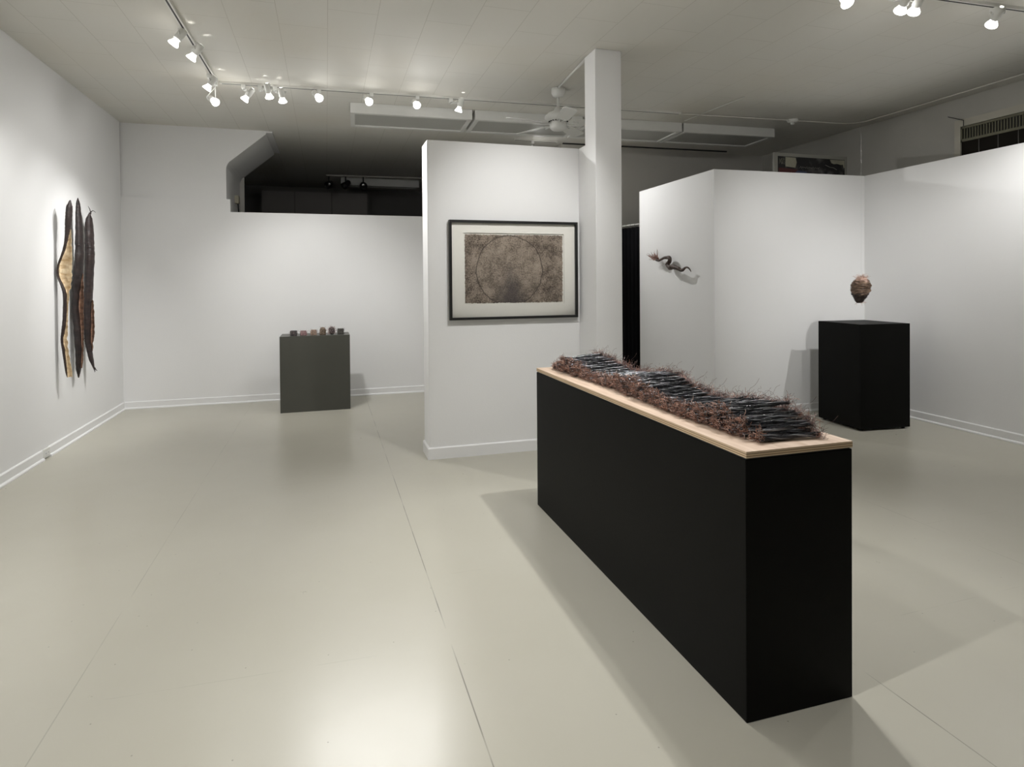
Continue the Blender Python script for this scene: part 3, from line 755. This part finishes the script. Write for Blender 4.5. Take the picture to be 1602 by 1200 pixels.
rail('lighting_track', 'lighting track in the dark rear room carrying three black spotlights', (.02, 10.80), (2.9, 10.62), slot=False, m_='wall_old')
def tube_thing(name, lab, cat, pts, r=.009, m_='white_metal'):
    o = MB().tube(pts, r, 8).build(name, M[m_], smooth=True); return tag(o, lab, cat)
zz = ZC-.012
tube_thing('ceiling_conduit', 'thin conduit running from the cross track along the ceiling edge of the right wall', 'conduit',
           [(3.70,5.875,zz),(5.79,5.75,zz),(5.90,5.70,zz),(5.96,5.60,zz),(5.97,5.0,zz),(5.96,3.9,zz),(5.95,0,zz)], .007, 'wall_old')
tube_thing('fan_conduit', 'thin white conduit on the ceiling between the fan and the square column', 'conduit', [(2.10,5.40,zz),(2.045,4.652,zz)], .011)
tube_thing('cross_conduit', 'thin pale conduit on the ceiling above the right-hand fluorescent fixture', 'conduit', [(4.0,5.2,ZC-.006),(3.93,6.15,ZC-.006)], .005)
t = thing('smoke_detector', 'small white smoke detector on the ceiling right of the fluorescent fixtures', 'smoke detector', (5.11, 5.80, ZC))
MB().lathe([(.062,0),(.062,-.012),(.05,-.03),(.03,-.034)], 24).build('base', M['white_metal'], t, smooth=True)
MB().lathe([(.024,-.034),(.02,-.055),(.008,-.062)], 16).build('sensor', M['white_metal'], t, smooth=True)

# fluorescent fixtures (unlit)
def fixture(x0, x1, y0, y1, sk, lab, grp, h=.105):
    t = thing('fluorescent_fixture', lab, 'ceiling light', (x0, y0, ZC), sk, grp)
    L = x1-x0; D = y1-y0
    MB().box(0, L, 0, .05, -h, -.001).box(0, L, D-.05, D, -h, -.001).box(0, .045, .05, D-.05, -h, -.001).box(L-.045, L, .05, D-.05, -h, -.001).box(.045, L-.045, .05, D-.05, -.03, -.001).build('housing', M['white_metal'], t, bevel=.002)
    MB().box(.045, L-.045, .05, D-.05, -h+.012, -h+.02).build('diffuser', M['diff'], t)
g = 'surface-mounted fluorescent fixtures in a row across the ceiling'
sk = -.045
fixture(.25, 1.50, 6.42, 7.00, sk, 'unlit fluorescent fixture at the left end of the ceiling row', g)
fixture(1.53, 2.74, 6.36, 6.94, sk, 'unlit fluorescent fixture behind the ceiling fan', g)
fixture(2.76, 3.96, 6.305, 6.885, sk, 'unlit fluorescent fixture immediately right of the square column', g)
fixture(3.98, 5.20, 6.25, 6.83, sk, 'unlit fluorescent fixture at the right end of the ceiling row', g)
fixture(.26, 1.60, 10.98, 11.2, 0, 'narrow fluorescent fixture in the dark rear room behind the black spotlights', None, h=.13)

# ceiling fan
FC = (2.115, 5.447)
t = thing('ceiling_fan', 'white five-blade ceiling fan hanging left of the square column', 'ceiling fan', (*FC, ZC))
MB().lathe([(.060,-.002),(.066,-.008),(.066,-.045),(.052,-.075),(.025,-.090)], 32).build('canopy', M['white_metal'], t, smooth=True)
MB().lathe([(.013,-.085),(.013,-.19)], 16).build('downrod', M['white_metal'], t, smooth=True)
MB().lathe([(.022,-.175),(.034,-.19),(.045,-.215),(.095,-.235),(.125,-.262),(.128,-.285),(.095,-.312),(.075,-.318)], 40).build('motor_housing', M['white_metal'], t, smooth=True)
mb = MB()
for k in range(20):
    a = 2*PI*k/20; mb.obox(Matrix.Translation((.086*math.cos(a), .086*math.sin(a), -.3175)) @ Matrix.Rotation(a, 4, 'Z'), .016, .008, .006)
mb.build('vent_slots', M['slot'], t)
MB().lathe([(.078,-.318),(.082,-.335),(.080,-.375),(.060,-.395),(.02,-.402)], 32).build('switch_housing', M['white_metal'], t, smooth=True)
for k in range(5):
    a = math.radians(117+72*k)
    R4x = Matrix.Rotation(a, 4, 'Z') @ Matrix.Rotation(math.radians(-13), 4, 'X')
    mb = MB(); out = [(.15,-.045),(.20,-.055),(.40,-.066),(.50,-.062),(.525,-.045),(.53,0),(.525,.045),(.50,.062),(.40,.066),(.20,.055),(.15,.045)]
    n = len(out)
    vs_ = [R4x @ Vector((x, y, .003)) + Vector((0,0,-.335)) for x, y in out]+[R4x @ Vector((x, y, -.003)) + Vector((0,0,-.335)) for x, y in out]
    mb.add(vs_, [tuple(range(n)), tuple(reversed(range(n, 2*n)))]+[(i+n, (i+1) % n+n, (i+1) % n, i) for i in range(n)])
    bl = mb.build('fan_blade', M['white_metal'], t)
    R0 = Matrix.Rotation(a, 4, 'Z')
    mb = MB()
    mb.tube([R0 @ Vector((.07, 0, -.325)), R0 @ Vector((.11, .01, -.345)), R0 @ Vector((.15, .025, -.342)), R0 @ Vector((.19, .03, -.344))], .006, 6)
    mb.tube([R0 @ Vector((.07, 0, -.325)), R0 @ Vector((.11, -.01, -.345)), R0 @ Vector((.15, -.025, -.342)), R0 @ Vector((.19, -.03, -.344))], .006, 6)
    mb.build('blade_bracket', M['white_metal'], bl)

# ------------------------------------------------------------------ track lights
POWER = .85
SPILL = .004
FLOOD = .13
PLIST = None
def track_light(mount, head, aim, power, lab, angle=40, blend=1, group='white track spotlights', black=False, on=True):
    """mount: (x,y) on track; head: lens centre; aim: where it points"""
    if PLIST is not None: power = PLIST.pop(0)
    mz = ZC-.02
    t = thing('track_light', lab, 'spotlight', (mount[0], mount[1], mz), 0, group)
    O_ = Vector((mount[0], mount[1], mz)); h = Vector(head)-O_
    d = (Vector(aim)-Vector(head)).normalized()
    ml = M['black_metal'] if black else M['white_metal']
    MB().box(-.018, .018, -.03, .03, -.035, 0).build('track_adapter', ml, t, bevel=.003)
    rear = h - d*.135     # back end of the housing
    q = d.to_track_quat('-Z', 'Y').to_matrix().to_4x4()
    body = Matrix.Translation(h) @ q
    mid = h - d*.085
    side = Vector((0,0,1)).cross(d)
    if side.length < .1: side = Vector((1,0,0))
    side.normalize()
    a0 = Vector((0, 0, -.035))
    mb = MB()
    mb.tube([a0, a0+Vector((0,0,-.015)), mid+side*.040+Vector((0,0,.015)), mid+side*.038, mid+side*.024], .005, 6)
    mb.tube([a0, a0+Vector((0,0,-.015)), mid-side*.040+Vector((0,0,.015)), mid-side*.038, mid-side*.024], .005, 6)
    mb.build('yoke', ml, t, smooth=True)
    MB().lathe([(.012,.135),(.024,.130),(.027,.118),(.027,.052),(.025,.05),(.025,.055),(.020,.06)], 24, body, cap=False).build('housing', ml, t, smooth=True)
    bulb = MB().lathe([(.016,.062),(.018,.045),(.026,.026),(.035,.010),(.036,.002),(.034,.000),(.026,.0025)], 24, body, cap=False).build('bulb_reflector', M['lamp_rim'] if on else M['chrome'], t, smooth=True)
    MB().lathe([(.001,.0022),(.027,.0025)], 24, body, cap=False).build('bulb_face', M['lamp_on'] if on else M['chrome'], t)
    if on:
        ld = bpy.data.lights.new('spot', 'SPOT'); ld.energy = power*POWER; ld.spot_size = math.radians(angle*1.35); ld.spot_blend = blend
        ld.color = LIGHT; ld.shadow_soft_size = .028
        lo = bpy.data.objects.new('spot', ld); C.objects.link(lo)
        lo.matrix_world = look(Vector(head)+d*.035, Vector(aim)+d*.035)
        # broad soft skirt of the flood beam
        fd = bpy.data.lights.new('beam_skirt', 'SPOT'); fd.energy = power*POWER*FLOOD; fd.spot_size = math.radians(130); fd.spot_blend = 1
        fd.color = LIGHT; fd.shadow_soft_size = .04
        fo = bpy.data.objects.new('beam_skirt', fd); C.objects.link(fo); fo.matrix_world = lo.matrix_world
        # wide spill through the glass of the reflector bulb
        pd = bpy.data.lights.new('bulb_spill', 'POINT'); pd.energy = power*POWER*SPILL; pd.color = LIGHT; pd.shadow_soft_size = .04
        po = bpy.data.objects.new('bulb_spill', pd); C.objects.link(po); po.location = Vector(head)+d*.05
    return t
TL = 'white track spotlight '
track_light((-.965,4.86), (-1.00,4.76,3.06), (-2.2,4.75,1.3), 40, TL+'nearest the camera on the left track', 62)
track_light((-.955,5.25), (-.94,5.03,3.06), (-2.2,5.55,1.4), 45, TL+'second nearest the camera on the left track', 55)
track_light((-.945,5.84), (-.96,5.77,3.06), (-2.2,6.2,1.35), 60, TL+'left of the pair clustered where the two tracks meet', 50)
track_light((-.93,6.02), (-.93,6.05,3.03), (1.42,3.2,.8), 75, TL+'lowest of the pair where the two tracks meet', 42)
track_light((-.70,6.06), (-.69,5.99,3.05), (-2.15,6.7,1.2), 150, TL+'first along the cross track from the corner', 45)
track_light((-.56,6.055), (-.47,5.93,3.07), (-.15,7.5,1.0), 85, TL+'left one of the close pair left of centre on the cross track', 60)
track_light((-.43,6.05), (-.36,5.96,3.05), (-.10,7.5,.95), 50, TL+'right one of the close pair left of centre on the cross track', 60)
track_light((-.046,6.035), (-.04,5.86,3.08), (1.35,3.3,.85), 115, TL+'glaring toward the camera left of the fluorescent row', 60)
track_light((.43,6.01), (.40,5.85,3.08), (1.4,2.6,.85), 105, TL+'glaring above the left fluorescent fixture', 46)
track_light((.863,5.99), (.84,5.84,3.08), (1.45,2.3,.85), 95, TL+'glaring above the right half of the left fluorescent fixture', 55)
track_light((1.19,5.98), (1.245,5.88,3.06), (.6,7.1,0), 70, TL+'pointing straight down, next left of the ceiling fan', 60)
track_light((2.55,7.50), (2.60,7.44,3.06), (3.80,6.25,1.95), 100, TL+'hidden behind the centre wall, lighting the winding root', 60)
track_light((3.33,3.046), (3.345,2.90,3.02), (4.4,5.35,1.5), 40, TL+'left one of the pair at the top edge, right of the column', 36)
track_light((3.46,3.042), (3.44,2.89,3.02), (4.75,5.3,1.35), 80, TL+'right one of the pair at the top edge, right of the column', 44)
track_light((4.30,3.012), (4.10,2.90,3.02), (5.25,5.2,1.4), 40, TL+'single at the top right corner of the view', 48)
# heads on the same tracks outside the frame, some added only as fill
track_light((1.45,3.114), (1.45,3.16,3.04), (1.46,4.83,1.60), 115, TL+'above the framed print, out of view', 46)
track_light((1.93,3.097), (1.93,3.06,3.06), (1.5,2.1,.8), 60, TL+'above the long pedestal, out of view', 70)
track_light((2.05,3.093), (2.03,2.90,3.06), (1.45,2.9,.8), 150, TL+'beside the one above the long pedestal, out of view', 70)
track_light((4.9,2.99), (4.95,2.9,3.02), (5.5,4.3,.9), 120, TL+'beyond the right edge of the view', 60)
track_light((-1.0,2.4), (-1.03,2.4,3.04), (-2.2,3.3,1.3), 240, TL+'added unseen as fill for the left wall, farther forward on its track', 70)  # added lamp, brightens the left wall from out of frame
track_light((-1.01,1.2), (-.98,1.2,3.04), (.2,1.6,0), 190, TL+'added unseen to fill the foreground floor, at the front of the left track', 80)  # added lamp, lifts the foreground floor
track_light((2.9,3.06), (2.95,2.9,3.02), (2.8,1.0,0), 45, TL+'added unseen as fill, aimed at the floor right of the long pedestal', 80)  # added lamp, brings more bounce to the front right
track_light((5.0,2.99), (4.6,2.9,3.02), (4.2,.6,0), 50, TL+'added unseen as fill, aimed at the floor in the near right corner', 90)  # extra lamp added to brighten the near right end of the room

# three black unlit heads in the rear room
def black_spot(x, y, dirv, lab):
    t = thing('black_spotlight', lab, 'spotlight', (x, y, ZC-.02), 0, 'black spotlights in the rear room')
    MB().tube([(0,0,0),(0,0,-.10)], .012, 8).build('stem', M['black_metal'], t)
    h = Vector((0, 0, -.14)); d = Vector(dirv).normalized(); body = Matrix.Translation(h+d*.05) @ d.to_track_quat('-Z','Y').to_matrix().to_4x4()
    MB().lathe([(.02,.15),(.045,.13),(.05,.06),(.062,.03),(.064,0),(.058,0),(.045,.05)], 20, body, cap=False).build('shade', M['black_metal'], t, smooth=True)
    MB().lathe([(.001,.03),(.03,.03),(.045,.05)], 16, body, cap=False).build('reflector', M['chrome'], t, smooth=True)
black_spot(.06, 10.80, (-.4,-1,-.5), 'leftmost of three black spotlights hanging in the dark rear room')
black_spot(.33, 10.78, (-.9,-.4,-.9), 'middle of three black spotlights hanging in the dark rear room')
black_spot(.62, 10.76, (0,-1,-.4), 'rightmost of three black spotlights hanging in the dark rear room')

# rear room cabinets
t = thing('storage_cabinet', 'tall dark grey storage cabinet with flat doors in the rear room', 'cabinet', (-1.10, 11.72, 0))
MB().box(0, 1.86, .02, .56, 0, 3.08).build('carcass', M['wall_shade'], t)
for a, b in ((.02, .56), (.58, 1.20), (1.22, 1.84)):
    MB().box(a, b, 0, .02, .05, 3.06).build('door', M['dark_door'], t, bevel=.003)

# junction box on the reveal
t = thing('junction_box', 'beige junction box with a dark cable on the deep side of the opening', 'junction box', (-1.114, 8.62, 2.44))
MB().box(0, .05, -.06, .06, 0, .10).build('box', M['beige'], t, bevel=.004)
MB().tube([(.03,.03,.0),(.03,.06,-.05),(.02,.20,-.14),(.012,.40,-.22)], .008, 6).build('cable', M['slot'], t, smooth=True)

# ------------------------------------------------------------------ painting on a tall storage rack behind the partition
t = thing('abstract_painting', 'dark abstract painting with cream, red and blue patches, showing above the right partition', 'painting', (4.71, 5.62, 2.20))
PW, PH = 1.0, .60
MB().box(0, PW, 0, .03, 0, PH).build('frame', M['p_frame'], t, bevel=.003)
MB().box(.045, PW-.045, -.006, 0, .04, PH-.04).build('canvas', M['painting'], t)
mb = MB(); 
mb.prism_y([(.14,.45),(.27,.44),(.29,.50),(.275,.55),(.14,.553)], -.009, -.0062, 0)
mb.prism_y([(.745,.552),(.765,.515),(.80,.505),(.85,.51),(.90,.50),(.93,.505),(.938,.47),(.95,.47),(.95,.553)], -.009, -.0062, 0)
mb.build('cream_patch', M['p_cream'], t)
MB().prism_y([(.05,.36),(.30,.36),(.30,.42),(.16,.43),(.05,.432)], -.009, -.0062).build('red_patch', M['p_red'], t)
MB().prism_y([(.24,.37),(.44,.37),(.42,.40),(.30,.41)], -.0095, -.0064).build('blue_patch', M['p_blue'], t)
def stroke(mb, P_, x, z, s, r=.003): mb.tube([(x+a*s, -.0085, z+b*s) for a, b in P_], r, 5)
mb = MB(); s_ = .07; z_ = .475
gl = {'M': [(0,0),(.05,1),(.25,.3),(.4,1),(.42,0)], '0': [(.2,0),(0,.4),(.1,.95),(.3,1),(.42,.6),(.3,.05),(.2,0)], '7': [(0,1),(.4,1),(.12,0)], '2': [(0,.8),(.2,1),(.35,.7),(0,0),(.4,.03)]}
for i, ch in enumerate('M0722'):
    mc = MB(); stroke(mc, gl[ch], .058+i*.017, z_, .060, .0013); mc.build('painted_letter', M['p_cream'], t)
zg = [(.33+k*.014, -.008, .445+(.012 if k % 2 else -.006)+.004*math.sin(k*2.1)) for k in range(20)]
mb.tube(zg, .0016, 4); mb.build('scribbled_mark', M['p_frame'], t)
MB().tube([(.68, -.008, .49), (.74, -.008, .468), (.80, -.008, .462), (.84, -.008, .442)], .003, 4).build('brush_stroke', M['p_frame'], t)
t = thing('storage_rack', 'tall pale storage rack hidden behind the right partition, holding the painting', 'rack', (4.66, 5.60, 0))
mb = MB()
for x in (0, 1.06):
    for y in (0, .36): mb.box(x, x+.04, y, y+.04, 0, 2.19)
mb.build('posts', M['wall_old'], t)
for z in (.15, .80, 1.50, 2.165): MB().box(0, 1.10, 0, .40, z, z+.025).build('shelf', M['wall_old'], t)
